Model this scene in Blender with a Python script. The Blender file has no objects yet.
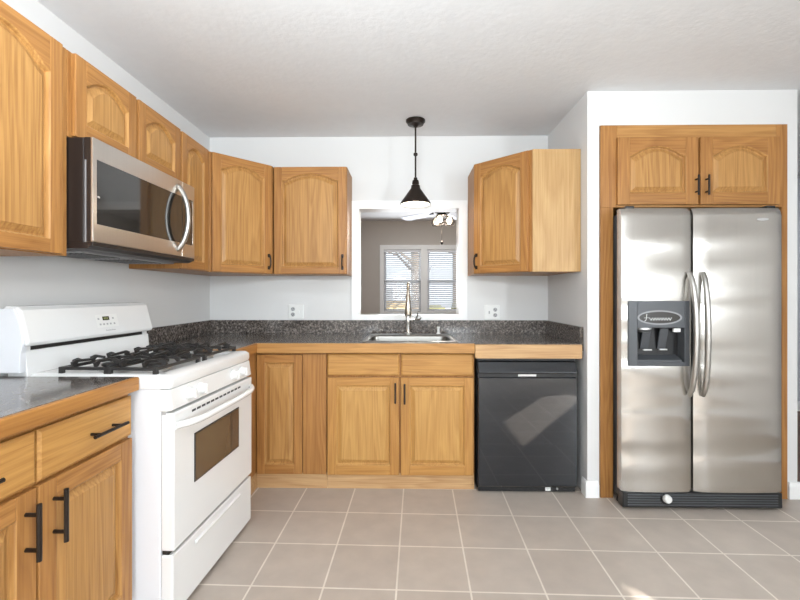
import bpy, bmesh, math, random
from mathutils import Vector, Matrix
random.seed(7)
SC = bpy.context.scene
COL = SC.collection
R = math.radians
PI = math.pi

# ------------------------------------------------------------------ camera, world, lights, exposure
cd = bpy.data.cameras.new('camera'); cam = bpy.data.objects.new('camera', cd); COL.objects.link(cam)
cam.location = (0, 0, 1.22); cam.rotation_euler = (R(90), 0, math.atan(7 / 430))
cd.sensor_width = 36; cd.lens = 430 / 800 * 36; cd.shift_y = -0.0075; cd.clip_start = 0.02
SC.camera = cam
SC.view_settings.view_transform = 'Standard'; SC.view_settings.look = 'None'
SC.view_settings.gamma = 1; SC.view_settings.use_curve_mapping = False
SC.view_settings.exposure = 0.02

W = bpy.data.worlds.new('world'); SC.world = W; W.use_nodes = True
bg = W.node_tree.nodes['Background']; bg.inputs[0].default_value = (0.88, 0.93, 1.0, 1); bg.inputs[1].default_value = 2.2

def light(kind, name, loc, energy, color=(1, 1, 1), rot=(0, 0, 0), size=None, size_y=None, **k):
    d = bpy.data.lights.new(name, kind); o = bpy.data.objects.new(name, d); COL.objects.link(o)
    d.energy = energy; d.color = color; o.location = loc; o.rotation_euler = rot
    if size is not None and kind == 'AREA':
        d.shape = 'RECTANGLE'; d.size = size; d.size_y = size_y or size
    for a, b in k.items(): setattr(d, a, b)
    return o

# low winter sun through the side window behind the camera's right shoulder
sund = Vector((-1.0, 1.45, -0.86))
sun = light('SUN', 'sun', (6, -6, 6), 14.0, (1.0, 0.96, 0.90), sund.to_track_quat('-Z', 'Y').to_euler(), angle=R(0.6))
# daylight entering through the rear windows, and unseen fill lights added to brighten the room
light('AREA', 'rear_daylight', (0.3, -4.3, 1.55), 80, (0.88, 0.95, 1.0), (R(90), 0, 0), 2.6, 1.3)
light('AREA', 'side_daylight', (3.1, -2.0, 1.45), 140, (0.88, 0.95, 1.0), (R(90), 0, R(90)), 0.8, 1.1)
light('AREA', 'overhead_fill', (0.6, -0.6, 2.38), 8, (0.97, 0.98, 1.0), (0, 0, 0), 1.5, 1.5)  # added downward fill just under the ceiling, not a real fixture
light('AREA', 'ceiling_bounce_fill', (-0.25, 0.12, 1.70), 64, (0.86, 0.945, 1.0), (R(180 - 26), 0, 0), 0.4, 0.4)  # added fill aimed upwards to brighten the ceiling and walls by bounce
light('AREA', 'dining_daylight', (0.2, 7.0, 1.5), 30, (0.92, 0.96, 1.0), (R(-90), 0, 0), 1.3, 1.0)
light('AREA', 'hall_fill', (3.7, 3.2, 2.4), 14, (0.9, 0.95, 1.0), (0, 0, 0), 0.7, 0.7)  # unseen fill added so the hall gets some light

# ------------------------------------------------------------------ materials
MATS = {}
def nodemat(name):
    m = bpy.data.materials.new(name); m.use_nodes = True; MATS[name] = m
    nt = m.node_tree
    return m, nt, nt.nodes['Principled BSDF']
def lk(nt, a, b): nt.links.new(a, b)
def simple(name, col, rough=0.5, metal=0.0, spec=0.5, emit=None, estr=0, noise=0.0, nscale=20, bump=0.0, bscale=200, coat=0.0):
    m, nt, b = nodemat(name)
    b.inputs['Base Color'].default_value = (*col, 1); b.inputs['Roughness'].default_value = rough
    b.inputs['Metallic'].default_value = metal; b.inputs['Specular IOR Level'].default_value = spec
    b.inputs['Coat Weight'].default_value = coat
    if emit: b.inputs['Emission Color'].default_value = (*emit, 1); b.inputs['Emission Strength'].default_value = estr
    tc = nt.nodes.new('ShaderNodeTexCoord')
    n = nt.nodes.new('ShaderNodeTexNoise'); n.inputs['Scale'].default_value = nscale
    lk(nt, tc.outputs['Object'], n.inputs['Vector'])
    mx = nt.nodes.new('ShaderNodeMix'); mx.data_type = 'RGBA'
    mx.inputs[6].default_value = (*[c * (1 - noise) for c in col], 1); mx.inputs[7].default_value = (*[min(1, c * (1 + noise)) for c in col], 1)
    lk(nt, n.outputs['Fac'], mx.inputs[0]); lk(nt, mx.outputs[2], b.inputs['Base Color'])
    if bump:
        n2 = nt.nodes.new('ShaderNodeTexNoise'); n2.inputs['Scale'].default_value = bscale; n2.inputs['Detail'].default_value = 3
        lk(nt, tc.outputs['Object'], n2.inputs['Vector'])
        bp = nt.nodes.new('ShaderNodeBump'); bp.inputs['Strength'].default_value = bump; bp.inputs['Distance'].default_value = 0.01
        lk(nt, n2.outputs['Fac'], bp.inputs['Height']); lk(nt, bp.outputs['Normal'], b.inputs['Normal'])
    return m

def oak(name, axis='Z', light_=(0.445, 0.212, 0.063), dark=(0.215, 0.080, 0.019), rough=0.42):
    """flat-sawn oak: cathedral figure plus fine pores running along `axis` of the object"""
    m, nt, b = nodemat(name)
    tc = nt.nodes.new('ShaderNodeTexCoord'); oi = nt.nodes.new('ShaderNodeObjectInfo')
    add = nt.nodes.new('ShaderNodeVectorMath'); add.operation = 'ADD'
    sc = nt.nodes.new('ShaderNodeVectorMath'); sc.operation = 'SCALE'; sc.inputs[0].default_value = (3.1, 1.7, 5.3)
    lk(nt, oi.outputs['Random'], sc.inputs['Scale'])
    lk(nt, tc.outputs['Object'], add.inputs[0]); lk(nt, sc.outputs[0], add.inputs[1])
    def mapped(across, along):
        mp = nt.nodes.new('ShaderNodeMapping')
        mp.inputs['Scale'].default_value = {'Z': (across, across, along), 'X': (along, across, across), 'Y': (across, along, across)}[axis]
        lk(nt, add.outputs[0], mp.inputs['Vector']); return mp
    m1 = mapped(5.6, 0.45)
    n1 = nt.nodes.new('ShaderNodeTexNoise'); n1.inputs['Scale'].default_value = 1.6; n1.inputs['Detail'].default_value = 1.5; n1.inputs['Roughness'].default_value = 0.4
    lk(nt, m1.outputs[0], n1.inputs['Vector'])
    mul = nt.nodes.new('ShaderNodeMath'); mul.operation = 'MULTIPLY'; mul.inputs[1].default_value = 11.0; lk(nt, n1.outputs['Fac'], mul.inputs[0])
    fr = nt.nodes.new('ShaderNodeMath'); fr.operation = 'FRACT'; lk(nt, mul.outputs[0], fr.inputs[0])
    r1 = nt.nodes.new('ShaderNodeValToRGB'); r1.color_ramp.elements[0].position = 0.0; r1.color_ramp.elements[0].color = (0, 0, 0, 1)
    r1.color_ramp.elements[1].position = 0.75; r1.color_ramp.elements[1].color = (1, 1, 1, 1)
    e = r1.color_ramp.elements.new(1.0); e.color = (0.1, 0.1, 0.1, 1); lk(nt, fr.outputs[0], r1.inputs[0])
    m2 = mapped(150, 4.0)
    n2 = nt.nodes.new('ShaderNodeTexNoise'); n2.inputs['Scale'].default_value = 1.0; n2.inputs['Detail'].default_value = 3; lk(nt, m2.outputs[0], n2.inputs['Vector'])
    r2 = nt.nodes.new('ShaderNodeValToRGB'); r2.color_ramp.elements[0].position = 0.3; r2.color_ramp.elements[1].position = 0.62; lk(nt, n2.outputs['Fac'], r2.inputs[0])
    m3 = mapped(2.5, 0.5)
    n3 = nt.nodes.new('ShaderNodeTexNoise'); n3.inputs['Scale'].default_value = 1.3; lk(nt, m3.outputs[0], n3.inputs['Vector'])
    a1 = nt.nodes.new('ShaderNodeMath'); a1.operation = 'MULTIPLY'; a1.inputs[1].default_value = 0.36; lk(nt, r1.outputs[0], a1.inputs[0])
    a2 = nt.nodes.new('ShaderNodeMath'); a2.operation = 'MULTIPLY_ADD'; a2.inputs[1].default_value = 0.42; lk(nt, r2.outputs[0], a2.inputs[0]); lk(nt, a1.outputs[0], a2.inputs[2])
    a3 = nt.nodes.new('ShaderNodeMath'); a3.operation = 'MULTIPLY_ADD'; a3.inputs[1].default_value = 0.5; lk(nt, n3.outputs['Fac'], a3.inputs[0]); lk(nt, a2.outputs[0], a3.inputs[2])
    mx = nt.nodes.new('ShaderNodeMix'); mx.data_type = 'RGBA'; mx.inputs[6].default_value = (*dark, 1); mx.inputs[7].default_value = (*light_, 1)
    lk(nt, a3.outputs[0], mx.inputs[0]); lk(nt, mx.outputs[2], b.inputs['Base Color'])
    b.inputs['Roughness'].default_value = rough; b.inputs['Specular IOR Level'].default_value = 0.35
    bp = nt.nodes.new('ShaderNodeBump'); bp.inputs['Strength'].default_value = 0.08; bp.inputs['Distance'].default_value = 0.003
    lk(nt, r2.outputs[0], bp.inputs['Height']); lk(nt, bp.outputs['Normal'], b.inputs['Normal'])
    return m
OAKV = oak('oak_vertical', 'Z'); OAKH = oak('oak_horizontal', 'X')
OAKP = oak('oak_panel', 'Z', (0.505, 0.270, 0.088), (0.245, 0.100, 0.025))
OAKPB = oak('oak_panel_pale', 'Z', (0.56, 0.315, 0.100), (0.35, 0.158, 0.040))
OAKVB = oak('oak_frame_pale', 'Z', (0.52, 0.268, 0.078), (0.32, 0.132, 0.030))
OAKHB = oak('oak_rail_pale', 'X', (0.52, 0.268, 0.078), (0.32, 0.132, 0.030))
OAKPH = oak('oak_drawer', 'X', (0.54, 0.285, 0.083), (0.33, 0.14, 0.033))
OAKPALE = oak('oak_pale_panel', 'Z', (0.54, 0.345, 0.155), (0.36, 0.195, 0.070))
OAKED = oak('oak_edging', 'X', (0.52, 0.27, 0.088), (0.30, 0.13, 0.034))
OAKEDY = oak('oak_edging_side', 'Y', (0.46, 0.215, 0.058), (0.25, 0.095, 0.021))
OAKWORN = oak('oak_worn', 'X', (0.58, 0.37, 0.185), (0.36, 0.18, 0.072), 0.5)

WHITEWALL = simple('wall_paint', (0.725, 0.72, 0.71), 0.6, bump=0.04, bscale=260)
TAUPE = simple('taupe_paint', (0.56, 0.52, 0.475), 0.6)
HALLP = simple('hall_paint', (0.60, 0.61, 0.64), 0.6)
TRIM = simple('trim_paint', (0.88, 0.88, 0.87), 0.35)
CEIL = simple('ceiling_texture', (0.765, 0.77, 0.78), 0.8, noise=0.03, nscale=14, bump=0.14, bscale=38)
BRONZE = simple('dark_bronze', (0.035, 0.026, 0.021), 0.38, metal=0.7)
ENAMEL = simple('white_enamel', (0.83, 0.83, 0.82), 0.22, coat=0.3)
ENAMELSH = simple('white_side_panel', (0.80, 0.81, 0.84), 0.35)
CAST = simple('cast_iron', (0.022, 0.020, 0.019), 0.42, bump=0.1, bscale=300)
BLACKP = simple('black_plastic', (0.016, 0.016, 0.017), 0.3)
BLACKG = simple('black_gloss', (0.010, 0.012, 0.016), 0.05, coat=0.6)
DGLASS = simple('dark_glass', (0.020, 0.018, 0.016), 0.05, coat=0.5)
BROWNGLASS = simple('oven_glass', (0.10, 0.072, 0.05), 0.08, coat=0.5)
GREYPL = simple('charcoal_plastic', (0.075, 0.08, 0.088), 0.35)
CHROME = simple('chrome', (0.80, 0.79, 0.77), 0.12, metal=1.0)
NICKEL = simple('brushed_nickel', (0.50, 0.45, 0.38), 0.3, metal=1.0)
SINKST = simple('sink_steel', (0.25, 0.24, 0.22), 0.30, metal=1.0)
ALU = simple('burner_aluminium', (0.60, 0.59, 0.57), 0.4, metal=1.0)
WPLAST = simple('white_plastic', (0.80, 0.80, 0.78), 0.35)
GREYMARK = simple('grey_marking', (0.42, 0.42, 0.42), 0.5)
DISPLAY = simple('display_green', (0.035, 0.035, 0.015), 0.15)
DIGIT = simple('display_digit', (0.18, 0.2, 0.08), 0.4, emit=(0.3, 0.35, 0.12), estr=0.25)
DARKGAP = simple('dark_recess', (0.02, 0.017, 0.015), 0.7)
BULB = simple('lit_bulb', (1, 0.95, 0.85), 0.5, emit=(1.0, 0.86, 0.62), estr=3.5)
SHADEIN = simple('shade_white_lining', (0.85, 0.84, 0.80), 0.5)
MWBLACK = simple('microwave_black', (0.018, 0.012, 0.010), 0.35)
VENT = simple('vent_grey', (0.28, 0.28, 0.29), 0.45, metal=0.3)
BADGE = simple('badge_dark', (0.035, 0.032, 0.028), 0.25)
SILVER = simple('silver_plastic', (0.62, 0.62, 0.62), 0.3, metal=0.8)
BLADE = simple('fan_blade', (0.50, 0.56, 0.72), 0.4)
BLIND = simple('blind_white', (0.84, 0.85, 0.88), 0.45)
SNOW = simple('snowy_ground', (0.66, 0.66, 0.66), 0.9, noise=0.25, nscale=1.5)
BARK = simple('bark', (0.20, 0.16, 0.125), 0.9, noise=0.4, nscale=6)
TANH = simple('tan_siding', (0.60, 0.43, 0.20), 0.8, noise=0.12, nscale=3)
LEAF = simple('winter_foliage', (0.23, 0.22, 0.08), 0.9, noise=0.5, nscale=5)
CARBLUE = simple('car_blue', (0.22, 0.30, 0.50), 0.25)
def glassmat(name, tint=(1, 1, 1), rough=0.0):
    m = bpy.data.materials.new(name); m.use_nodes = True; MATS[name] = m
    nt = m.node_tree; nt.nodes.clear()
    out = nt.nodes.new('ShaderNodeOutputMaterial'); tr = nt.nodes.new('ShaderNodeBsdfTransparent'); gl = nt.nodes.new('ShaderNodeBsdfGlossy')
    tr.inputs[0].default_value = (*tint, 1); gl.inputs['Roughness'].default_value = 0.02
    fr = nt.nodes.new('ShaderNodeFresnel'); fr.inputs[0].default_value = 1.45
    mx = nt.nodes.new('ShaderNodeMixShader'); lk(nt, fr.outputs[0], mx.inputs[0]); lk(nt, tr.outputs[0], mx.inputs[1]); lk(nt, gl.outputs[0], mx.inputs[2])
    lk(nt, mx.outputs[0], out.inputs[0]); return m
GLASS = glassmat('window_glass', (0.95, 0.97, 0.97))

def steel(name, col, rough, aniso, wave, wscale=(0.8, 0.8, 3.0), rot=0.0, axis='Z', noisey=0.04):
    m, nt, b = nodemat(name)
    b.inputs['Metallic'].default_value = 1.0; b.inputs['Roughness'].default_value = rough
    b.inputs['Anisotropic'].default_value = aniso; b.inputs['Anisotropic Rotation'].default_value = rot
    tg = nt.nodes.new('ShaderNodeTangent'); tg.direction_type = 'RADIAL'; tg.axis = axis; lk(nt, tg.outputs[0], b.inputs['Tangent'])
    tc = nt.nodes.new('ShaderNodeTexCoord')
    mp = nt.nodes.new('ShaderNodeMapping'); mp.inputs['Scale'].default_value = (160, 160, 1.2); lk(nt, tc.outputs['Object'], mp.inputs[0])
    n = nt.nodes.new('ShaderNodeTexNoise'); n.inputs['Scale'].default_value = 1.0; lk(nt, mp.outputs[0], n.inputs['Vector'])
    mx = nt.nodes.new('ShaderNodeMix'); mx.data_type = 'RGBA'
    mx.inputs[6].default_value = (*[c * (1 - noisey) for c in col], 1); mx.inputs[7].default_value = (*[c * (1 + noisey) for c in col], 1)
    lk(nt, n.outputs['Fac'], mx.inputs[0]); lk(nt, mx.outputs[2], b.inputs['Base Color'])
    if wave:
        mp2 = nt.nodes.new('ShaderNodeMapping'); mp2.inputs['Scale'].default_value = wscale; lk(nt, tc.outputs['Object'], mp2.inputs[0])
        n2 = nt.nodes.new('ShaderNodeTexNoise'); n2.inputs['Scale'].default_value = 1.0; n2.inputs['Detail'].default_value = 1; lk(nt, mp2.outputs[0], n2.inputs['Vector'])
        bp = nt.nodes.new('ShaderNodeBump'); bp.inputs['Strength'].default_value = 1.0; bp.inputs['Distance'].default_value = wave
        lk(nt, n2.outputs['Fac'], bp.inputs['Height']); lk(nt, bp.outputs['Normal'], b.inputs['Normal'])
    return m
FRSTEEL = steel('fridge_steel', (0.58, 0.555, 0.52), 0.22, 0.75, 0.030, (0.5, 0.5, 4.5))
MWSTEEL = steel('microwave_steel', (0.62, 0.575, 0.53), 0.30, 0.5, 0.0)
HSTEEL = simple('handle_steel', (0.46, 0.445, 0.42), 0.36, metal=1.0)

def laminate():
    m, nt, b = nodemat('speckled_laminate')
    tc = nt.nodes.new('ShaderNodeTexCoord')
    v = nt.nodes.new('ShaderNodeTexVoronoi'); v.inputs['Scale'].default_value = 120; lk(nt, tc.outputs['Object'], v.inputs['Vector'])
    n = nt.nodes.new('ShaderNodeTexNoise'); n.inputs['Scale'].default_value = 75; n.inputs['Detail'].default_value = 4; n.inputs['Roughness'].default_value = 0.7; lk(nt, tc.outputs['Object'], n.inputs['Vector'])
    r = nt.nodes.new('ShaderNodeValToRGB'); el = r.color_ramp.elements
    el[0].position = 0.30; el[0].color = (0.012, 0.010, 0.009, 1); el[1].position = 0.72; el[1].color = (0.44, 0.39, 0.35, 1)
    e = el.new(0.46); e.color = (0.065, 0.053, 0.046, 1); e = el.new(0.56); e.color = (0.155, 0.130, 0.113, 1)
    lk(nt, n.outputs['Fac'], r.inputs[0])
    bw = nt.nodes.new('ShaderNodeSeparateColor'); lk(nt, v.outputs['Color'], bw.inputs[0])
    mx = nt.nodes.new('ShaderNodeMix'); mx.data_type = 'RGBA'; mx.blend_type = 'MULTIPLY'; mx.inputs[0].default_value = 0.55
    mr = nt.nodes.new('ShaderNodeMapRange'); mr.inputs[3].default_value = 0.45; mr.inputs[4].default_value = 1.5; lk(nt, bw.outputs[0], mr.inputs[0])
    lk(nt, r.outputs[0], mx.inputs[6]); lk(nt, mr.outputs[0], mx.inputs[7]); lk(nt, mx.outputs[2], b.inputs['Base Color'])
    b.inputs['Roughness'].default_value = 0.13; b.inputs['Specular IOR Level'].default_value = 0.7
    return m
LAM = laminate()

def tiles():
    m, nt, b = nodemat('floor_tile')
    tc = nt.nodes.new('ShaderNodeTexCoord'); mp = nt.nodes.new('ShaderNodeMapping')
    a = R(1.4); ox, oy = -0.036, 2.081
    mp.inputs['Rotation'].default_value = (0, 0, a)
    mp.inputs['Location'].default_value = (-(math.cos(a) * ox - math.sin(a) * oy), -(math.sin(a) * ox + math.cos(a) * oy), 0)
    lk(nt, tc.outputs['Object'], mp.inputs[0])
    br = nt.nodes.new('ShaderNodeTexBrick'); br.offset = 0; br.offset_frequency = 1; br.squash = 1
    br.inputs['Scale'].default_value = 1; br.inputs['Brick Width'].default_value = 0.3045; br.inputs['Row Height'].default_value = 0.3085
    br.inputs['Mortar Size'].default_value = 0.0042; br.inputs['Mortar Smooth'].default_value = 0.15; br.inputs['Bias'].default_value = 0
    br.inputs['Color1'].default_value = (0.49, 0.425, 0.368, 1); br.inputs['Color2'].default_value = (0.455, 0.392, 0.338, 1)
    br.inputs['Mortar'].default_value = (0.72, 0.655, 0.58, 1)
    lk(nt, mp.outputs[0], br.inputs['Vector'])
    n = nt.nodes.new('ShaderNodeTexNoise'); n.inputs['Scale'].default_value = 9; n.inputs['Detail'].default_value = 6; lk(nt, tc.outputs['Object'], n.inputs['Vector'])
    mr = nt.nodes.new('ShaderNodeMapRange'); mr.inputs[3].default_value = 0.84; mr.inputs[4].default_value = 1.16; lk(nt, n.outputs['Fac'], mr.inputs[0])
    mx = nt.nodes.new('ShaderNodeMix'); mx.data_type = 'RGBA'; mx.blend_type = 'MULTIPLY'; mx.inputs[0].default_value = 1
    lk(nt, br.outputs['Color'], mx.inputs[6]); lk(nt, mr.outputs[0], mx.inputs[7]); lk(nt, mx.outputs[2], b.inputs['Base Color'])
    b.inputs['Roughness'].default_value = 0.42
    bp = nt.nodes.new('ShaderNodeBump'); bp.invert = True; bp.inputs['Strength'].default_value = 0.4; bp.inputs['Distance'].default_value = 0.004
    lk(nt, br.outputs['Fac'], bp.inputs['Height']); lk(nt, bp.outputs['Normal'], b.inputs['Normal'])
    return m
TILE = tiles()
WOODFLOOR = oak('dark_wood_floor', 'X', (0.15, 0.055, 0.03), (0.08, 0.028, 0.016), 0.35)

# ------------------------------------------------------------------ mesh helpers
class MB:
    """collects shapes in one bmesh, then links them as ONE mesh object"""
    def __init__(s): s.bm = bmesh.new(); s.mi = 0
    def _m(s, faces):
        for f in faces: f.material_index = s.mi
    def box(s, x0, x1, y0, y1, z0, z1):
        v = [s.bm.verts.new(p) for p in ((x0, y0, z0), (x1, y0, z0), (x1, y1, z0), (x0, y1, z0), (x0, y0, z1), (x1, y0, z1), (x1, y1, z1), (x0, y1, z1))]
        s._m([s.bm.faces.new([v[i] for i in q]) for q in ((0, 3, 2, 1), (4, 5, 6, 7), (0, 1, 5, 4), (1, 2, 6, 5), (2, 3, 7, 6), (3, 0, 4, 7))]); return s
    def prism(s, pts, axis, a0, a1):
        """polygon pts (2D) extruded along axis from a0 to a1"""
        def P(p, a): return {'X': (a, p[0], p[1]), 'Y': (p[0], a, p[1]), 'Z': (p[0], p[1], a)}[axis]
        A = [s.bm.verts.new(P(p, a0)) for p in pts]; B = [s.bm.verts.new(P(p, a1)) for p in pts]
        n = len(pts); f = [s.bm.faces.new(A[::-1]), s.bm.faces.new(B)]
        for i in range(n): f.append(s.bm.faces.new((A[i], A[(i + 1) % n], B[(i + 1) % n], B[i])))
        s._m(f); return s
    def loops(s, loops, cap0=False, cap1=True, closed=True):
        V = [[s.bm.verts.new(p) for p in L] for L in loops]; f = []
        n = len(loops[0])
        for a, b in zip(V, V[1:]):
            for i in range(n if closed else n - 1): f.append(s.bm.faces.new((a[i], a[(i + 1) % n], b[(i + 1) % n], b[i])))
        if cap0: f.append(s.bm.faces.new(V[0][::-1]))
        if cap1: f.append(s.bm.faces.new(V[-1]))
        s._m(f); return s
    def tube(s, path, r, seg=8, caps=True):
        path = [Vector(p) for p in path]; rs = r if isinstance(r, (list, tuple)) else [r] * len(path)
        L = []; up = None
        for i, p in enumerate(path):
            d = (path[min(i + 1, len(path) - 1)] - path[max(i - 1, 0)]).normalized()
            if up is None:
                up = d.orthogonal().normalized()
            else:
                up = (up - d * up.dot(d)).normalized()
            w = d.cross(up)
            L.append([p + (up * math.cos(2 * PI * k / seg) + w * math.sin(2 * PI * k / seg)) * rs[i] for k in range(seg)])
        return s.loops(L, caps, caps)
    def lathe(s, prof, c=(0, 0, 0), seg=24, axis='Z', cap0=True, cap1=True):
        L = []
        for r, h in prof:
            r = max(r, 1e-4); ring = []
            for k in range(seg):
                a = 2 * PI * k / seg; x, y = r * math.cos(a), r * math.sin(a)
                q = {'Z': (x, y, h), 'Y': (x, h, y), 'X': (h, x, y)}[axis]
                ring.append((q[0] + c[0], q[1] + c[1], q[2] + c[2]))
            L.append(ring)
        return s.loops(L, cap0, cap1)
    def build(s, name, mats, parent=None, bevel=0.0, smooth=False, loc=None, seg=2):
        bmesh.ops.recalc_face_normals(s.bm, faces=s.bm.faces)
        me = bpy.data.meshes.new(name); s.bm.to_mesh(me); s.bm.free()
        for m in (mats if isinstance(mats, (list, tuple)) else [mats]): me.materials.append(m)
        o = bpy.data.objects.new(name, me); COL.objects.link(o)
        if parent: o.parent = parent
        if loc: o.location = loc
        if smooth:
            for p in me.polygons: p.use_smooth = True
            try: me.set_sharp_from_angle(angle=R(38))
            except Exception: pass
        if bevel:
            b = o.modifiers.new('bevel', 'BEVEL'); b.width = bevel; b.segments = seg; b.limit_method = 'ANGLE'; b.angle_limit = R(40)
        return o
def mb(): return MB()
def thing(name, label, cat, loc=(0, 0, 0), rz=0.0, group=None):
    o = bpy.data.objects.new(name, None); COL.objects.link(o); o.location = loc; o.rotation_euler = (0, 0, rz)
    o.empty_display_size = 0.1; tag(o, label, cat, group); return o
def tag(o, label, cat, group=None):
    o['label'] = label; o['category'] = cat
    if group: o['group'] = group
    return o
def struct(o, label=None, cat=None):
    o['kind'] = 'structure'
    return o
def sbox(name, mat, *b, bevel=0): return struct(mb().box(*b).build(name, mat, bevel=bevel))

# ------------------------------------------------------------------ the room
LX, BY, CH = -1.538, 3.33, 2.44          # left wall, back wall, ceiling height
RX = 3.2; RY = -4.5                      # right wall and rear wall behind the camera
sbox('floor', TILE, LX - .12, 4.8, RY - .12, 2.62, -0.10, 0.0)
struct(mb().box(LX - .12, 2.33, 2.62, BY + .12, -0.10, 0.0).build('floor_kitchen_recess', TILE))
struct(mb().box(2.33, 4.9, 2.62, 4.7, -0.10, 0.001).build('floor_hall', WOODFLOOR))
sbox('ceiling', CEIL, LX - .12, RX + .12, RY - .12, BY + .12, CH, CH + .1)
struct(mb().box(RX + .12, 4.9, 1.88, BY + .12, CH, CH + .1).build('ceiling_entry', CEIL))
struct(mb().box(2.33, 4.9, BY + .12, 4.7, CH, CH + .1).build('ceiling_hall', CEIL))
sbox('wall_left', WHITEWALL, LX - .12, LX, RY - .12, BY + .12, 0, CH)
# back wall with the pass-through opening
OX0, OX1, OZ0, OZ1 = -0.384, 0.409, 1.047, 1.890
m = mb(); m.box(LX, OX0, BY, BY + .12, 0, CH); m.box(OX1, 2.45, BY, BY + .12, 0, CH); m.box(OX0, OX1, BY, BY + .12, 0, OZ0); m.box(OX0, OX1, BY, BY + .12, OZ1, CH)
struct(m.build('wall_back', WHITEWALL))
m = mb(); cx0, cx1, cz0, cz1 = -0.427, 0.463, 1.019, 1.94
m.box(cx0, OX0, BY - .018, BY, cz0, cz1); m.box(OX1, cx1, BY - .018, BY, cz0, cz1); m.box(OX0, OX1, BY - .018, BY, cz0, OZ0); m.box(OX0, OX1, BY - .018, BY, OZ1, cz1)
struct(m.build('trim_1', TRIM))
m = mb(); t = .012
m.box(OX0, OX0 + t, BY - .018, BY + .135, OZ0, OZ1); m.box(OX1 - t, OX1, BY - .018, BY + .135, OZ0, OZ1); m.box(OX0 + t, OX1 - t, BY - .018, BY + .135, OZ0, OZ0 + t); m.box(OX0 + t, OX1 - t, BY - .018, BY + .135, OZ1 - t, OZ1)
struct(m.build('trim_2', TRIM))
# fridge alcove: pier, header, strip and side wall
FY = 2.605
m = mb(); m.box(1.085, 1.156, FY, BY, 0, CH); m.box(1.156, 2.264, FY, FY + .1, 2.232, CH); m.box(2.264, 2.33, FY, BY, 0, CH)
struct(m.build('wall_right', WHITEWALL))
# walls behind the camera
m = mb(); m.box(LX, -1.1, RY - .12, RY, 0, CH); m.box(1.7, RX + .12, RY - .12, RY, 0, CH); m.box(-1.1, 1.7, RY - .12, RY, 0, .85); m.box(-1.1, 1.7, RY - .12, RY, 2.2, CH)
struct(m.build('wall_rear', WHITEWALL))
wy0, wy1, wz0, wz1 = -2.34, -1.46, 0.88, 2.06
m = mb(); m.box(RX, RX + .12, RY, wy0, 0, CH); m.box(RX, RX + .12, wy1, 2.0, 0, CH); m.box(RX, RX + .12, wy0, wy1, 0, wz0); m.box(RX, RX + .12, wy0, wy1, wz1, CH)
struct(m.build('wall_side', WHITEWALL))
m = mb()
for y0, y1, z0, z1 in ((wy0 - .06, wy0, wz0 - .06, wz1 + .06), (wy1, wy1 + .06, wz0 - .06, wz1 + .06), (wy0, wy1, wz1, wz1 + .06), (wy0, wy1, wz0 - .06, wz0)): m.box(RX - .018, RX, y0, y1, z0, z1)
struct(m.build('window_2', TRIM))
m = mb()
for x0, x1, z0, z1 in ((-1.16, -1.1, .79, 2.26), (1.7, 1.76, .79, 2.26), (-1.1, 1.7, 2.2, 2.26), (-1.1, 1.7, .79, .85), (.27, .33, .85, 2.2)): m.box(x0, x1, RY, RY + .018, z0, z1)
w3 = struct(m.build('window_3', TRIM)); mb().box(-1.1, 1.7, RY - .06, RY - .055, .85, 2.2).build('window_pane', GLASS, w3)
# hall beyond the fridge wall
struct(mb().box(2.2, 4.9, 4.55, 4.67, 0, CH).build('wall_hall', HALLP))
struct(mb().box(4.8, 4.92, 1.9, 4.67, 0, CH).build('wall_hall_side', HALLP))
struct(mb().box(RX + .12, 4.8, 1.88, 2.0, 0, CH).build('wall_hall_front', HALLP))
def baseboard(name, x0, x1, y0, y1):
    """tapered skirting: a plain board with a thinner ogee on top"""
    m = mb(); m.box(x0, x1, y0, y1, 0, .075)
    ix, iy = min(.006, (x1 - x0) * .3), min(.006, (y1 - y0) * .3)
    L = [[(x0, y0, .075), (x1, y0, .075), (x1, y1, .075), (x0, y1, .075)], [(x0 + ix, y0 + iy, .10), (x1 - ix, y0 + iy, .10), (x1 - ix, y1, .10), (x0 + ix, y1, .10)]]
    m.loops(L, False, True); return struct(m.build(name, TRIM, bevel=.001))
baseboard('baseboard_right', 1.069, 1.150, FY - .016, FY)
baseboard('baseboard_pier', 1.069, 1.085, FY, 2.66)
baseboard('baseboard_strip', 2.270, 2.346, FY - .016, FY)
baseboard('baseboard_hall', 2.35, 4.8, 4.534, 4.55)
baseboard('baseboard_left', LX, LX + .016, RY, 0.70)
# dining room behind the pass-through
DY = 7.2
struct(mb().box(-2.6, 2.33, BY + .12, DY + .12, -0.10, 0.0).build('floor_dining', WOODFLOOR))
struct(mb().box(-2.6, 2.33, BY + .12, DY + .12, CH, CH + .1).build('ceiling_dining', CEIL))
struct(mb().box(-2.72, -2.6, BY + .12, DY + .12, 0, CH).build('wall_dining_left', TAUPE))
struct(mb().box(2.2, 2.33, BY + .12, DY + .12, 0, CH).build('wall_dining_right', TAUPE))
struct(mb().box(-2.6, OX0 - .1, BY + .12, BY + .122, 0, CH).build('wall_dining_front', TAUPE))
gx0, gx1, gz0, gz1 = -0.385, 0.955, 0.93, 1.965
m = mb(); m.box(-2.6, gx0, DY, DY + .12, 0, CH); m.box(gx1, 2.2, DY, DY + .12, 0, CH); m.box(gx0, gx1, DY, DY + .12, 0, gz0); m.box(gx0, gx1, DY, DY + .12, gz1, CH)
struct(m.build('wall_dining_back', TAUPE))
m = mb()
m.box(gx0 - .07, gx0, DY - .02, DY, gz0 - .07, gz1 + .075); m.box(gx1, gx1 + .07, DY - .02, DY, gz0 - .07, gz1 + .075)
m.box(gx0, gx1, DY - .02, DY, gz1, gz1 + .075); m.box(gx0 - .02, gx1 + .02, DY - .045, DY, gz0 - .03, gz0); m.box(gx0, gx1, DY - .018, DY, gz0 - .07, gz0 - .03)
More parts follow.
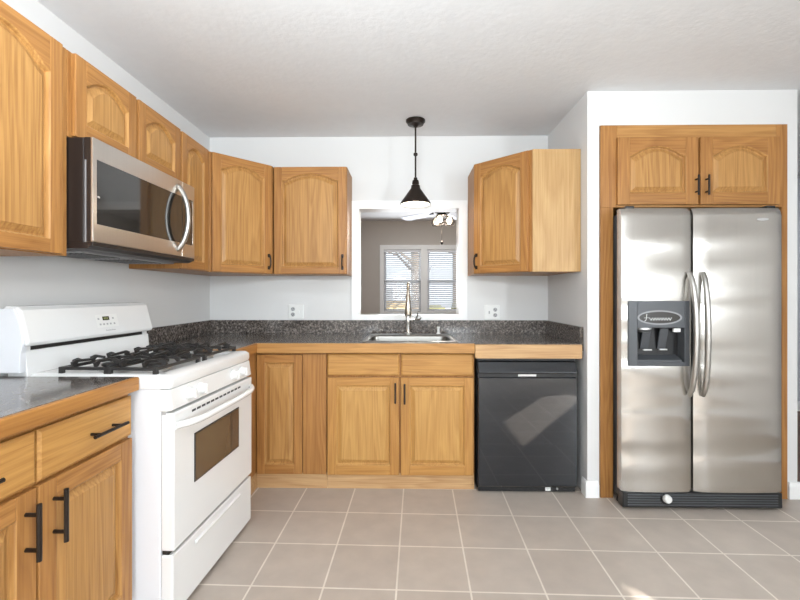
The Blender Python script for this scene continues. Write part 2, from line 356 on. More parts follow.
mx = 0.286; m.box(mx - .055, mx + .055, DY - .02, DY + .06, gz0, gz1)
win = struct(m.build('window_1', TRIM, bevel=.002))
for a, b in ((gx0, mx - .055), (mx + .055, gx1)):
    m = mb(); zm = 1.42
    for (z0, z1, y) in ((gz0, zm + .02, DY + .05), (zm - .02, gz1, DY + .075)):
        m.box(a, a + .035, y, y + .025, z0, z1); m.box(b - .035, b, y, y + .025, z0, z1); m.box(a, b, y, y + .025, z0, z0 + .04); m.box(a, b, y, y + .025, z1 - .04, z1)
    sash = m.build('sash', TRIM, win)
    mb().box(a + .03, b - .03, DY + .06, DY + .063, gz0 + .03, gz1 - .03).build('window_pane', GLASS, sash)

# ------------------------------------------------------------------ cabinet builders (local frame: x width, front faces -y, z up)
def arch_pts(x0, x1, zb, zt, rise, n=14):
    """closed outline: bottom left, bottom right, then the arched top from right to left"""
    p = [(x0, zb), (x1, zb)]
    if rise <= 0: return p + [(x1, zt), (x0, zt)]
    c, h = (x0 + x1) / 2, (x1 - x0) / 2
    for i in range(n + 1):
        u = 1 - 2 * i / n
        k = min(1, abs(u) / .93)
        p.append((c + u * h, zt - rise * k ** 2.0))
    return p
def door(parent, x0, x1, z0, z1, rise=0.0, y=0.0, st=.055, rb=.06, rt=.05, name='door', mats=None):
    """frame-and-raised-panel door lying on the plane y, 20 mm thick towards -y"""
    fv, fh, fp = mats or (OAKV, OAKH, OAKP)
    T = .02; a, b, c, d = x0 + st, x1 - st, z0 + rb, z1 - rt
    m = mb(); m.mi = 0
    m.box(x0, a, y - T, y, z0, z1); m.box(b, x1, y - T, y, z0, z1)
    m.mi = 1; m.box(a, b, y - T, y, z0, c)
    A = arch_pts(a, b, c, d, rise)
    m.prism([(a, z1)] + [(p[0], p[1]) for p in A[2:][::-1]] + [(b, z1)], 'Y', y - T, y)
    o = m.build(name, [fv, fh], parent, bevel=.0025)
    def L(ins, yy): return [(p[0], yy, p[1]) for p in arch_pts(a + ins, b - ins, c + ins, d - ins, rise)]
    m = mb(); m.loops([L(-.001, y - .0195), L(.003, y - .0160), L(.006, y - .0060), L(.011, y - .0050), L(.030, y - .0155), L(.033, y - .0180)], False, True)
    m.build('raised_panel', fp, o)
    return o
def bar_pull(parent, x, y, z, L, vertical=True, name='handle', r=.0058, off=.032, mat=None):
    m = mb(); h = L / 2; q = h * .62
    if vertical:
        m.tube([(x, y - off, z - h), (x, y - off, z + h)], r)
        for s in (-q, q): m.tube([(x, y, z + s), (x, y - off, z + s)], r * .85)
    else:
        m.tube([(x - h, y - off, z), (x + h, y - off, z)], r)
        for s in (-q, q): m.tube([(x + s, y, z), (x + s, y - off, z)], r * .85)
    return m.build(name, mat or BRONZE, parent, smooth=True)
def strap_pull(parent, x, y, z, L, name='handle'):
    """flat arched bail pull with two feet"""
    h = L / 2; m = mb()
    m.tube([(x, y, z - h), (x, y - .018, z - h * .95), (x, y - .026, z - h * .5), (x, y - .028, z), (x, y - .026, z + h * .5), (x, y - .018, z + h * .95), (x, y, z + h)], .0055)
    m.box(x - .008, x + .008, y - .006, y, z - h - .012, z - h + .012); m.box(x - .008, x + .008, y - .006, y, z + h - .012, z + h + .012)
    return m.build(name, BRONZE, parent, smooth=True)
def slab(parent, x0, x1, z0, z1, y=0.0, name='drawer_front', mat=None):
    m = mb(); e = .008
    m.loops([[(x0, y, z0), (x1, y, z0), (x1, y, z1), (x0, y, z1)], [(x0, y - .014, z0), (x1, y - .014, z0), (x1, y - .014, z1), (x0, y - .014, z1)],
             [(x0 + e, y - .02, z0 + e), (x1 - e, y - .02, z0 + e), (x1 - e, y - .02, z1 - e), (x0 + e, y - .02, z1 - e)]], True, True)
    return m.build(name, mat or OAKPH, parent)
LEFTROT = R(90)
# upper run on the left wall: face frame at X=-1.26
UX = -1.26; UZ0, UZ1 = 1.360, 2.127; HB = 0.764
def upper_left(y0, y1, z0, z1, label):
    t = thing('wall_cabinet', label, 'cabinet', (UX, y0, z0), LEFTROT, 'oak wall cabinets')
    mb().box(0, y1 - y0, 0, UX - LX - .003, 0, z1 - z0).build('carcass', OAKV, t, bevel=.0015)
    return t
t = upper_left(1.055, 1.572, UZ0, UZ1, 'tall arched oak wall cabinet left of the microwave at the photo edge')
d = door(t, .012, .476, .004, HB - .004, .075, rb=.048)
t = upper_left(1.575, 2.345, 1.806, UZ1, 'short two-door arched oak wall cabinet directly above the microwave')
door(t, .016, .378, .006, .317, .05, rb=.06, rt=.045); door(t, .398, .762, .006, .317, .05, rb=.06, rt=.045)
t = upper_left(2.348, 2.697, UZ0, UZ1, 'narrow arched oak wall cabinet between the microwave and the angled corner cabinet')
d = door(t, .008, .322, .004, HB - .004, .045, rb=.046); strap_pull(d, .03, -.02, .09, .085)
# angled corner cabinet, left
P0, P1 = Vector((-1.255, 2.700)), Vector((-0.952, 3.028)); w = (P1 - P0).length; ang = math.atan2(P1.y - P0.y, P1.x - P0.x)
t = thing('corner_wall_cabinet', 'angled oak corner wall cabinet with arched door in the left corner', 'cabinet', (P0.x, P0.y, UZ0), ang, 'oak wall cabinets')
def loc2(px, py, o=P0, a=ang):
    dx, dy = px - o.x, py - o.y; return (dx * math.cos(a) + dy * math.sin(a), -dx * math.sin(a) + dy * math.cos(a))
mb().prism([loc2(*q) for q in ((P0.x, P0.y), (P1.x, P1.y), (P1.x, BY - .003), (LX + .003, BY - .003), (LX + .003, P0.y))], 'Z', 0, HB).build('carcass', OAKV, t, bevel=.0015)
d = door(t, .016, w - .018, .004, HB - .004, .048, rb=.046); strap_pull(d, w - .04, -.02, .085, .085)
# straight back wall cabinet left of the pass-through
t = thing('wall_cabinet', 'straight arched oak wall cabinet beside the left edge of the pass-through', 'cabinet', (-0.949, 3.05, UZ0), 0, 'oak wall cabinets')
mb().box(0, .523, 0, BY - 3.053, 0, HB).build('carcass', [OAKV], t, bevel=.0015)
d = door(t, .006, .517, .004, HB - .004, .048, rb=.046); strap_pull(d, .493, -.02, .085, .085)
# angled cabinet on the right with its pale side panel facing the room
Q0, Q1 = Vector((0.470, 3.020)), Vector((0.782, 2.705)); w = (Q1 - Q0).length; ang2 = math.atan2(Q1.y - Q0.y, Q1.x - Q0.x)
t = thing('corner_wall_cabinet', 'angled oak corner wall cabinet right of the pass-through with a pale flat side panel', 'cabinet', (Q0.x, Q0.y, UZ0), ang2, 'oak wall cabinets')
mb().prism([loc2(*q, Q0, ang2) for q in ((Q0.x, Q0.y), (Q1.x, Q1.y), (1.082, 2.705), (1.082, BY - .003), (Q0.x, BY - .003))], 'Z', 0, HB).build('carcass', OAKV, t, bevel=.0015)
d = door(t, .012, w - .016, .004, HB - .004, .048, rb=.046); strap_pull(d, .035, -.02, .085, .085)
pa, pb = loc2(Q1.x, Q1.y, Q0, ang2), loc2(1.082, 2.705, Q0, ang2); pc, pd = loc2(1.082, 2.697, Q0, ang2), loc2(Q1.x + .004, 2.697, Q0, ang2)
s_ = mb().prism([pa, pb, pc, pd], 'Z', 0, HB).build('side_panel', OAKPALE, t); s_['label'] = 'pale flat oak side panel'

# base cabinets on the back wall: face frame front at Y=2.69
FYB = 2.69; CT = .868
t = thing('corner_base_cabinet', 'oak corner base cabinet with a narrow door between the range and the sink cabinet', 'cabinet', (-0.945, FYB, 0), 0, 'oak base cabinets')
m = mb(); m.box(0, .443, 0, BY - FYB - .003, .10, CT); m.box(LX + .945 + .003, 0, -.330, BY - FYB - .003, .10, CT)
m.build('carcass', OAKV, t, bevel=.0015)
m = mb(); m.box(.0, .443, .004, .02, 0, .10); m.box(-.02, .0, -.330, .004, 0, .10); m.build('toe_board', OAKWORN, t)
door(t, .006, .290, .096, .842, 0, st=.05)
mb().box(.296, .440, -.014, 0, .094, .845).build('filler_board', OAKV, t, bevel=.002)
t = thing('sink_base_cabinet', 'two-door oak base cabinet under the sink with two false drawer fronts', 'cabinet', (-0.500, FYB, 0), 0, 'oak base cabinets')
m = mb(); SW = .920
m.box(0, SW, 0, .02, .10, CT); m.box(0, .018, .02, BY - FYB - .003, .10, CT); m.box(SW - .018, SW, .02, BY - FYB - .003, .10, CT); m.box(.018, SW - .018, .02, BY - FYB - .003, .10, .118); m.box(.018, SW - .018, BY - FYB - .015, BY - FYB - .003, .118, CT)
m.build('carcass', OAKV, t, bevel=.0015)
mb().box(0, SW, .004, .02, 0, .10).build('toe_board', OAKWORN, t)
slab(t, .004, .452, .712, .848); slab(t, .464, .912, .712, .848)
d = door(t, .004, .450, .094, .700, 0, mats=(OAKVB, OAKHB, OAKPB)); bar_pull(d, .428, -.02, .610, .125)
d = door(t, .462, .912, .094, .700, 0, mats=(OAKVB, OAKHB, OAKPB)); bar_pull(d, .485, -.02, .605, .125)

# base cabinet at the left, in the foreground
BX = -1.02; by0 = 0.715
t = thing('base_cabinet', 'foreground oak base cabinet with two drawers over two doors, left of the white range', 'cabinet', (BX, by0, 0), LEFTROT, 'oak base cabinets')
bw_ = 1.556 - by0
mb().box(0, bw_, 0, BX - LX - .003, .10, .866).build('carcass', OAKV, t, bevel=.0015)
mb().box(0, bw_, .05, .066, 0, .10).build('toe_board', OAKH, t)
mid = 1.149 - by0
d = slab(t, mid + .004, bw_ - .006, .708, .850); bar_pull(d, (1.319 + 1.472) / 2 - by0, -.02, .775, .158, False, off=.034)
d = slab(t, .006, mid - .004, .708, .850); bar_pull(d, 0.935 - by0, -.02, .775, .158, False, off=.034)
d = door(t, mid + .004, bw_ - .006, .106, .697, 0, st=.06, rt=.06); bar_pull(d, 1.202 - by0, -.02, .594, .150, r=.0065, off=.036)
d = door(t, .006, mid - .004, .106, .697, 0, st=.06, rt=.06); bar_pull(d, 1.112 - by0, -.02, .594, .150, r=.0065, off=.036)

# worktops
def edged(path_boxes, mat, name, parent): 
    m = mb()
    for b in path_boxes: m.box(*b)
    return m.build(name, mat, parent, bevel=.003)
ZT = .915
t = thing('countertop', 'short dark speckled countertop with oak edge left of the range, in the foreground', 'countertop', (LX, by0 - .01, .868), 0, 'speckled countertops')
ox, oy = LX, by0 - .01
mb().box(.003, -1.005 - ox, 0, 1.568 - oy, 0, ZT - .868).build('worktop', LAM, t, bevel=.001)
mb().box(-1.005 - ox, -0.985 - ox, 0, 1.568 - oy, -.002, ZT - .868).build('wood_edge', OAKEDY, t, bevel=.004)
t = thing('countertop', 'long dark speckled countertop with oak edge running along the back wall around the sink', 'countertop', (LX, BY, .870), 0, 'speckled countertops')
ox, oy, oz = LX, BY, .870
ys = 2.655  # front of laminate
SX0, SX1, SY0, SY1 = -.258, .294, 2.722, 3.080
m = mb(); z0, z1 = 0, ZT - oz
m.box(.003, SX0 - ox, ys - oy, -.003, z0, z1); m.box(SX1 - ox, 1.082 - ox, ys - oy, -.003, z0, z1)
m.box(SX0 - ox, SX1 - ox, ys - oy, SY0 - oy, z0, z1); m.box(SX0 - ox, SX1 - ox, SY1 - oy, -.003, z0, z1)
m.box(.003, -.945 - ox, 2.358 - oy, ys - oy, z0, z1)
m.build('worktop', LAM, t)
m = mb(); m.prism([(-.924 - ox, 2.635 - oy), (.414 - ox, 2.635 - oy), (.414 - ox, ys - oy), (-.943 - ox, ys - oy)], 'Z', -.014, z1 + .001)
m.build('wood_edge', OAKED, t, bevel=.003)
mb().prism([(-.943 - ox, 2.358 - oy), (-.925 - ox, 2.338 - oy), (-.925 - ox, 2.635 - oy), (-.943 - ox, ys - oy)], 'Z', -.014, z1 + .001).build('wood_edge', OAKEDY, t, bevel=.003)
mb().box(.416 - ox, 1.066 - ox, 2.630 - oy, ys - oy, -.044, z1 - .004).build('wood_edge', OAKWORN, t, bevel=.004)['label'] = 'paler worn oak edge over the dishwasher'
mb().prism([(.003, 2.338 - oy), (-.925 - ox, 2.338 - oy), (-.943 - ox, 2.358 - oy), (.003, 2.358 - oy)], 'Z', -.014, z1 + .001).build('wood_edge', OAKED, t, bevel=.003)
m = mb(); bz = 1.018 - oz
m.box(.003, 1.082 - ox, -.022, -.003, z1, bz); m.box(.003, .022, 2.340 - oy, -.022, z1 + .0015, bz); m.box(1.063 - ox, 1.082 - ox, 2.655 - oy, -.022, z1, bz)
m.build('backsplash', LAM, t, bevel=.0015)

# ------------------------------------------------------------------ sink and tap
t = thing('sink', 'stainless steel drop-in sink set into the back countertop', 'sink', (0.018, 2.935, ZT), 0)
def rr(hx, hy, z, r, n=5, cx=0, cy=0):
    p = []
    for sx, sy, a0 in ((1, 1, 0), (-1, 1, 90), (-1, -1, 180), (1, -1, 270)):
        for i in range(n + 1):
            a = R(a0 + 90 * i / n); p.append((cx + sx * (hx - r) + r * math.cos(a), cy + sy * (hy - r) + r * math.sin(a), z))
    return p
m = mb(); hx, hy = .303, .278
m.loops([rr(hx, hy, .0005, .03), rr(hx, hy, .005, .03), rr(hx - .008, hy - .008, .010, .03), rr(hx - .025, .178, .009, .05, cy=-.035), rr(hx - .034, .168, .002, .05, cy=-.035), rr(hx - .05, .155, -.16, .06, cy=-.035), rr(hx - .08, .13, -.175, .05, cy=-.035)], False, True)
m.build('basin', SINKST, t, smooth=True)
m = mb(); m.lathe([(.045, -.1745), (.045, -.171), (.036, -.171), (.02, -.174)], (0, -.035, 0)); m.build('drain', CHROME, t, smooth=True)
t = thing('faucet', 'tall pull-down kitchen faucet with brushed spray head behind the sink', 'faucet', (0.008, 3.178, ZT + .0105), 0)
m = mb(); m.lathe([(.030, 0), (.030, .008), (.021, .014), (.019, .07), (.021, .085), (.021, .13), (.016, .145), (.0125, .155)]); m.build('base', CHROME, t, smooth=True)
m = mb(); path = [(0, 0, .13), (0, 0, .27)]
for i in range(1, 11):
    a = PI * i / 10; path.append((0, -.075 + .075 * math.cos(a), .285 + .085 * math.sin(a)))
m.tube(path, .0115, 12); m.build('neck', NICKEL, t, smooth=True)
m = mb(); m.lathe([(.0115, .290), (.016, .282), (.018, .22), (.023, .19), (.025, .150), (.022, .142), (.012, .140)], (0, -.15, 0)); m.build('spray_head', NICKEL, t, smooth=True)
m = mb(); m.tube([(.015, 0, .105), (.045, 0, .105)], .012, 10); m.tube([(.04, 0, .105), (.062, -.004, .118), (.078, -.01, .165)], [.008, .007, .005], 8); m.tube([(.05, 0, .105), (.085, -.004, .108), (.10, -.006, .125)], [.008, .006, .004], 8)
m.build('handle', CHROME, t, smooth=True)
t = thing('soap_dispenser', 'small pale soap dispenser cap on the right of the sink deck', 'soap dispenser', (.232, 3.185, ZT + .0105), 0)
m = mb(); m.lathe([(.016, 0), (.016, .006), (.009, .01), (.009, .04), (.012, .042), (.012, .052), (.004, .054)]); m.build('cap', WPLAST, t, smooth=True)

# ------------------------------------------------------------------ gas range
t = thing('gas_range', 'white freestanding gas range with black grates between the two countertops', 'range', (-0.887, 1.570, 0), R(87.3))
RW = .716; RD = .622
m = mb(); m.box(.004, RW - .004, .025, RD - .04, .035, .868); m.build('body', ENAMELSH, t, bevel=.003)
for x in (.05, RW - .05):
    for y in (.06, RD - .1): mb().lathe([(.016, 0), (.016, .02), (.012, .035)], (x, y, 0), 12).build('foot', BLACKP, t)
# cooktop with rolled front edge and a sunken well
m = mb(); n0 = [(0, .0), (RW, .0), (RW, RD - .075), (0, RD - .075)]
def rect(x0, x1, y0, y1, z, r=.02): return rr((x1 - x0) / 2, (y1 - y0) / 2, z, r, 4, (x0 + x1) / 2, (y0 + y1) / 2)
yb = RD - .072
m.loops([rect(0, RW, -.012, yb, .869), rect(-.001, RW + .001, -.018, yb, .885), rect(0, RW, -.015, yb, .908), rect(.012, RW - .012, -.003, yb - .006, .918), rect(.05, RW - .05, .05, yb - .02, .918), rect(.062, RW - .062, .062, yb - .03, .906)], True, True)
cook = m.build('cooktop', ENAMEL, t, smooth=True)
# control panel with four knobs
m = mb(); m.prism([(.0, .785), (-.022, .790), (-.012, .866), (.0, .866), (.03, .866), (.03, .785)], 'X', .002, RW - .002); cp = m.build('control_panel', ENAMEL, t, bevel=.003)
for x in (.118, .205, .508, .600):
    kn = mb(); yk = -.0165
    kn.lathe([(.026, yk), (.026, yk - .006), (.0225, yk - .010), (.020, yk - .026), (.016, yk - .029)], (x, 0, .828), 20, 'Y'); kn.box(x - .0045, x + .0045, yk - .034, yk - .026, .810, .846)
    kn.build('knob', WPLAST, cp, smooth=True, bevel=.001)
mb().box(.004, RW - .004, .004, .02, .772, .786).build('vent_gap', GREYMARK, t)
# oven door
m = mb(); m.box(.004, RW - .004, -.026, .024, .268, .779); dr = m.build('oven_door', ENAMEL, t, bevel=.006, seg=3)
m = mb()
for i in range(12):
    x = .14 + i * .0415; m.box(x * .91, x * .91 + .028, -.0268, -.0240, .751, .760)
m.build('vent_slots', BLACKP, dr)
wx0, wx1, wz0_, wz1_ = .150, .545, .470, .655
m = mb(); m.box(wx0 - .006, wx1 + .006, -.0285, -.024, wz0_ - .006, wz1_ + .006); m.build('window_trim', BLACKP, dr, bevel=.001)
m = mb(); m.box(wx0, wx1, -.0300, -.0275, wz0_, wz1_); m.build('oven_window', BROWNGLASS, dr, bevel=.0008)
m = mb(); path = []
for i in range(17):
    u = -1 + 2 * i / 16; path.append((RW / 2 + u * .343, -.026 - .043 * (1 - abs(u) ** 6), .730 - .004 * (1 - u * u)))
m.tube(path, .0135, 10); m.build('door_handle', ENAMEL, dr, smooth=True)
# storage drawer with a moulded finger pull
m = mb(); m.box(.004, RW - .004, -.022, .024, .022, .252); dw = m.build('storage_drawer', ENAMEL, t, bevel=.006, seg=3)
m = mb(); m.prism([(-.022, .205), (-.031, .213), (-.031, .220), (-.022, .224)], 'X', .16, .570); m.build('finger_pull', ENAMEL, dw, bevel=.002)
mb().box(.010, RW - .010, -.004, .02, .253, .267).build('drawer_gap', DARKGAP, t)
# backguard: lower splash panel, dark gap, leaning console
m = mb(); m.prism([(RD - .083, .905), (RD - .074, 1.006), (RD - .004, 1.010), (RD - .004, .60), (RD - .03, .60), (RD - .03, .905)], 'X', -.003, RW - .004); bgd = m.build('backguard', ENAMEL, t, bevel=.003)
mb().box(.01, RW - .05, RD - .070, RD - .010, 1.004, 1.030).build('vent_gap', DARKGAP, bgd)
for x in (-.012, RW - .05): mb().box(x, x + .026, RD - .078, RD - .006, 1.0, 1.034).build('console_bracket', ENAMEL, bgd)
prof = [(RD - .100, 1.024), (RD - .104, 1.038), (RD - .080, 1.132), (RD - .072, 1.160), (RD - .056, 1.174), (RD - .004, 1.176), (RD - .004, 1.020)]
m = mb(); m.prism(prof, 'X', -.022, RW - .008); con = m.build('console', ENAMEL, bgd, bevel=.010, seg=4)
mb().prism([(RD - .088, 1.035), (RD - .074, 1.120), (RD - .050, 1.165), (RD + .010, 1.165), (RD + .010, .925), (RD - .075, .925), (RD - .078, 1.0)], 'X', -.027, -.003).build('end_cap', ENAMELSH, bgd, bevel=.003)
# control overlay on the console slope
sl = Vector((.024, .093)).normalized(); nrm = Vector((-sl.y, sl.x))
def cpt(x, s, off): return (x, RD - .104 + sl.x * s + nrm.x * off, 1.038 + sl.y * s + nrm.y * off)
def patch(m, x0, x1, s0, s1, o0, o1):
    m.loops([[cpt(x0, s0, o0), cpt(x1, s0, o0), cpt(x1, s1, o0), cpt(x0, s1, o0)], [cpt(x0, s0, o1), cpt(x1, s0, o1), cpt(x1, s1, o1), cpt(x0, s1, o1)]], True, True)
m = mb(); patch(m, .325, .460, .030, .090, 0, .0012); cpn = m.build('control_overlay', WPLAST, con, bevel=.0005)
m = mb(); patch(m, .365, .405, .062, .080, .001, .0024); ds = m.build('display', DISPLAY, cpn)
m = mb()
for k, x in enumerate((.372, .381, .390)): patch(m, x, x + .005, .067, .076, .002, .003)
m.build('digits', DIGIT, ds)
for x, s in ((.340, .070), (.430, .070), (.345, .044), (.366, .044), (.387, .044), (.408, .044), (.432, .044)):
    m = mb(); patch(m, x - .005, x + .005, s - .004, s + .004, .001, .002); m.build('button', GREYMARK, cpn)
m = mb()
for i in range(11):   # fine maker's lettering under the panel, too small to read
    x = .372 + i * .0055; patch(m, x, x + .0035, .012, .012 + (.006 if i in (0, 4, 7) else .004), 0, .001)
m.build('lettering', GREYMARK, con)
# burners and two continuous grates
for bx in (.178, .538):
    for byy in (.150, .342):
        b = mb(); b.lathe([(.05, .9065), (.05, .913), (.038, .920), (.036, .924)], (bx, byy, 0)); bo = b.build('burner', ALU, cook, smooth=True)
        b = mb(); b.lathe([(.038, .924), (.040, .927), (.039, .934), (.032, .937)], (bx, byy, 0)); b.build('burner_cap', CAST, bo, smooth=True)
def grate(cx, cy):
    m = mb(); hx, hy = .150, .090; zt, zb = .957, .946; w = .0065
    for s in (-1, 1):
        m.box(cx - hx, cx + hx, cy + s * hy - w, cy + s * hy + w, .931, .943)
        m.box(cx + s * hx - w, cx + s * hx + w, cy - hy, cy + hy, .931, .943)
        for q in (-1, 1): m.box(cx + s * hx - .008, cx + s * hx + .008, cy + q * hy - .008, cy + q * hy + .008, .907, .943)
    # raised fingers: foot on the frame, then level towards the burner
    for s in (-1, 1):
        for yo in (-.045, .045):
            m.prism([(cx + s * hx, .936), (cx + s * (hx + .008), .960), (cx + s * (hx - .012), .968), (cx + s * .045, .962), (cx + s * .045, .953), (cx + s * (hx - .02), .957)], 'Y', cy + yo - .0055, cy + yo + .0055)
        m.prism([(cy + s * hy, .936), (cy + s * (hy + .008), .960), (cy + s * (hy - .012), .968), (cy + s * .036, .962), (cy + s * .036, .953), (cy + s * (hy - .02), .957)], 'X', cx - .0055, cx + .0055)
        for xo in (-.09, .09):
            m.prism([(cy + s * hy, .936), (cy + s * (hy + .008), .960), (cy + s * (hy - .012), .968), (cy + s * .06, .962), (cy + s * .06, .953), (cy + s * (hy - .02), .957)], 'X', cx + xo - .005, cx + xo + .005)
    return m.build('grate', CAST, cook, bevel=.0015)
for bx in (.180, .536):
    for byy in (.150, .342): grate(bx, byy)

# ------------------------------------------------------------------ microwave over the range
t = thing('microwave', 'stainless steel over-the-range microwave with curved handle mounted under the short oak cabinet', 'microwave', (-1.200, 1.577, 1.403), LEFTROT)
MWW, MWH = .762, .400; DD = LX + 1.200
m = mb(); m.box(0, MWW, .0, -DD - .003, 0.008, MWH); m.build('body', MWBLACK, t, bevel=.003)
m = mb(); m.prism([(-.033, .0), (-.006, -.014), (.325, -.014), (.325, .008), (-.02, .012)], 'X', .002, MWW - .002); un = m.build('underside', MWBLACK, t)
m = mb(); m.box(.05, MWW - .05, .05, .29, -.022, -.014); m.build('vent_panel', VENT, un, bevel=.002)
m = mb()
for q in (.10, .42):
    for i in range(9): m.box(q, q + .22, .08 + i * .022, .09 + i * .022, -.025, -.0215)
m.build('grease_filter', GREYPL, un)
DXW = .634
m = mb(); m.box(-.001, .0015, -.010, -.004, .01, .316); m.build('side_strip', VENT, t)
# door: steel surround with dark glass
m = mb()
m.box(.0, DXW, -.035, -.026, .012, .080); m.box(.0, DXW, -.035, -.026, .322, MWH); m.box(.0, .020, -.035, -.026, .080, .322)
m.box(.020, DXW, -.028, -.026, .08, .322); mb().box(.0, DXW, -.0258, -.002, .012, MWH).build('door_back', MWBLACK, t)
md = m.build('door', MWSTEEL, t, bevel=.002)
mb().box(.019, DXW, -.0342, -.026, .079, .323).build('door_glass', DGLASS, md, bevel=.001)
mb().box(.024, .036, -.0352, -.034, .18, .186).build('door_mark', SILVER, md)
m = mb()
m.box(DXW + .002, MWW, -.035, -.002, .012, .080); m.box(DXW + .002, MWW, -.035, -.002, .322, MWH); m.box(MWW - .020, MWW, -.035, -.002, .08, .322); m.box(DXW + .002, MWW, -.028, -.002, .08, .322)
mc = m.build('control_frame', MWSTEEL, t, bevel=.002)
mb().box(DXW + .003, MWW - .019, -.0342, -.026, .079, .323).build('control_panel', DGLASS, mc, bevel=.001)
mb().box(DXW + .03, DXW + .075, -.0350, -.034, .288, .302).build('clock_display', GREYPL, mc)
m = mb(); m.box(.0, MWW, -.034, -.004, -.004, .011); m.build('lower_lip', MWBLACK, t, bevel=.002)
m = mb(); path = []
for i in range(15):
    u = -1 + 2 * i / 14; path.append((.594, -.036 - .052 * (1 - u * u) ** .8, .205 + u * .160))
m.tube(path, .0125, 10); m.build('handle', HSTEEL, md, smooth=True)
for z in (.365, .045): mb().lathe([(.014, -.034), (.016, -.040)], (.594, 0, z), 14, 'Y').build('handle_foot', HSTEEL, md, smooth=True)

# ------------------------------------------------------------------ dishwasher
t = thing('dishwasher', 'black built-in dishwasher under the worn oak edge beside the white pier', 'dishwasher', (.430, 2.648, 0), 0)
DWW = .612
m = mb(); m.box(.004, DWW - .002, .030, .60, .02, .826); m.build('body', BLACKP, t)
m = mb(); zp = [(.0, .035), (-.014, .05), (-.017, .30), (-.017, .60), (-.015, .705), (-.010, .712), (.028, .712), (.028, .035)]
m.prism(zp, 'X', .006, DWW - .006); ddw = m.build('door', BLACKG, t, bevel=.004, seg=3)
m = mb(); m.prism([(-.004, .712), (-.004, .736), (.010, .740), (.028, .740), (.028, .712)], 'X', .006, DWW - .006); m.build('handle_recess', BLACKP, ddw)
m = mb(); m.prism([(-.022, .734), (-.026, .742), (.008, .803), (.028, .808), (.028, .738), (-.004, .736)], 'X', .006, DWW - .006); m.build('control_panel', BLACKG, t, bevel=.003)
m = mb(); m.box(.25, .36, -.0075, -.0040, .716, .729); m.build('latch', SILVER, ddw, bevel=.001)
m = mb(); m.box(.01, DWW - .01, .010, .030, .006, .036); tp = m.build('toe_panel', BLACKP, t, bevel=.002)
for x in (.03, DWW - .03): mb().lathe([(.014, 0), (.014, .006), (.007, .008), (.007, .03)], (x, .05, 0), 12).build('foot', SILVER, t)
m = mb(); m.box(.420, .452, .0085, .0105, .010, .034); st = m.build('sticker', WPLAST, tp)
m = mb(); m.box(.424, .448, .0080, .0088, .024, .0265); m.box(.434, .437, .0080, .0088, .012, .024); m.build('sticker_mark', GREYMARK, st)
mb().lathe([(.006, .004), (.007, .010)], (.492, 0, .024), 10, 'Y').build('screw', SILVER, tp)

# ------------------------------------------------------------------ refrigerator and the oak surround
t = thing('refrigerator', 'stainless steel side-by-side refrigerator with ice dispenser in the oak-framed alcove', 'refrigerator', (1.215, 2.44, 0), 0)
FW = .894
m = mb(); m.box(.028, FW - .006, .072, .82, .03, 1.69); m.build('body', GREYPL, t, bevel=.004)
def fdoor(x0, x1, name, hole=None):
    """gently bowed door skin; the outer top corner is rounded; an optional rectangle is left open for the dispenser"""
    m = mb(); z0, z1 = .106, 1.706; N = 12; c = (x0 + x1) / 2; h = (x1 - x0) / 2
    xs = [x0 + (x1 - x0) * i / N for i in range(N + 1)]
    if hole: xs = sorted(set([round(v, 4) for v in xs if not any(abs(v - q) < .012 for q in hole[:2])] + list(hole[:2])))
    zs = [z0, z0 + .008] + ([hole[2], hole[3]] if hole else []) + [1.2, z1 - .045, z1 - .02, z1 - .006, z1]
    zs = sorted(set(zs))
    def front(x, z):
        u = (x - c) / h; y = .010 * u * u - .002
        e = min((x - x0), (x1 - x)); 
        if e < .010: y += (.010 - e) ** 2 / .010 * .9
        top = max(0, z - (z1 - .045)) / .045; y += .020 * top * top
        return y
    G = {}
    for i, x in enumerate(xs):
        for j, z in enumerate(zs): G[i, j] = m.bm.verts.new((x, front(x, z), z))
    for i in range(len(xs) - 1):
        for j in range(len(zs) - 1):
            if hole and xs[i] >= hole[0] - 1e-4 and xs[i + 1] <= hole[1] + 1e-4 and zs[j] >= hole[2] - 1e-4 and zs[j + 1] <= hole[3] + 1e-4: continue
            m.bm.faces.new((G[i, j], G[i + 1, j], G[i + 1, j + 1], G[i, j + 1]))
    bl = [m.bm.verts.new((x, .068, z)) for x, z in ((x0, z0), (x1, z0), (x1, z1), (x0, z1))]
    n, k = len(xs) - 1, len(zs) - 1
    m.bm.faces.new([G[i, 0] for i in range(n + 1)] + [bl[1], bl[0]]); m.bm.faces.new([G[i, k] for i in range(n + 1)] + [bl[2], bl[3]])
    m.bm.faces.new([G[0, j] for j in range(k + 1)] + [bl[3], bl[0]]); m.bm.faces.new([G[n, j] for j in range(k + 1)] + [bl[2], bl[1]])
    m.bm.faces.new(bl)
    return m.build(name, FRSTEEL, t, smooth=True)
HX0, HX1, HZ0, HZ1 = .028, .368, .815, 1.181
fz = fdoor(.0, .390, 'freezer_door', (HX0, HX1, HZ0, HZ1)); ff = fdoor(.402, FW, 'refrigerator_door')
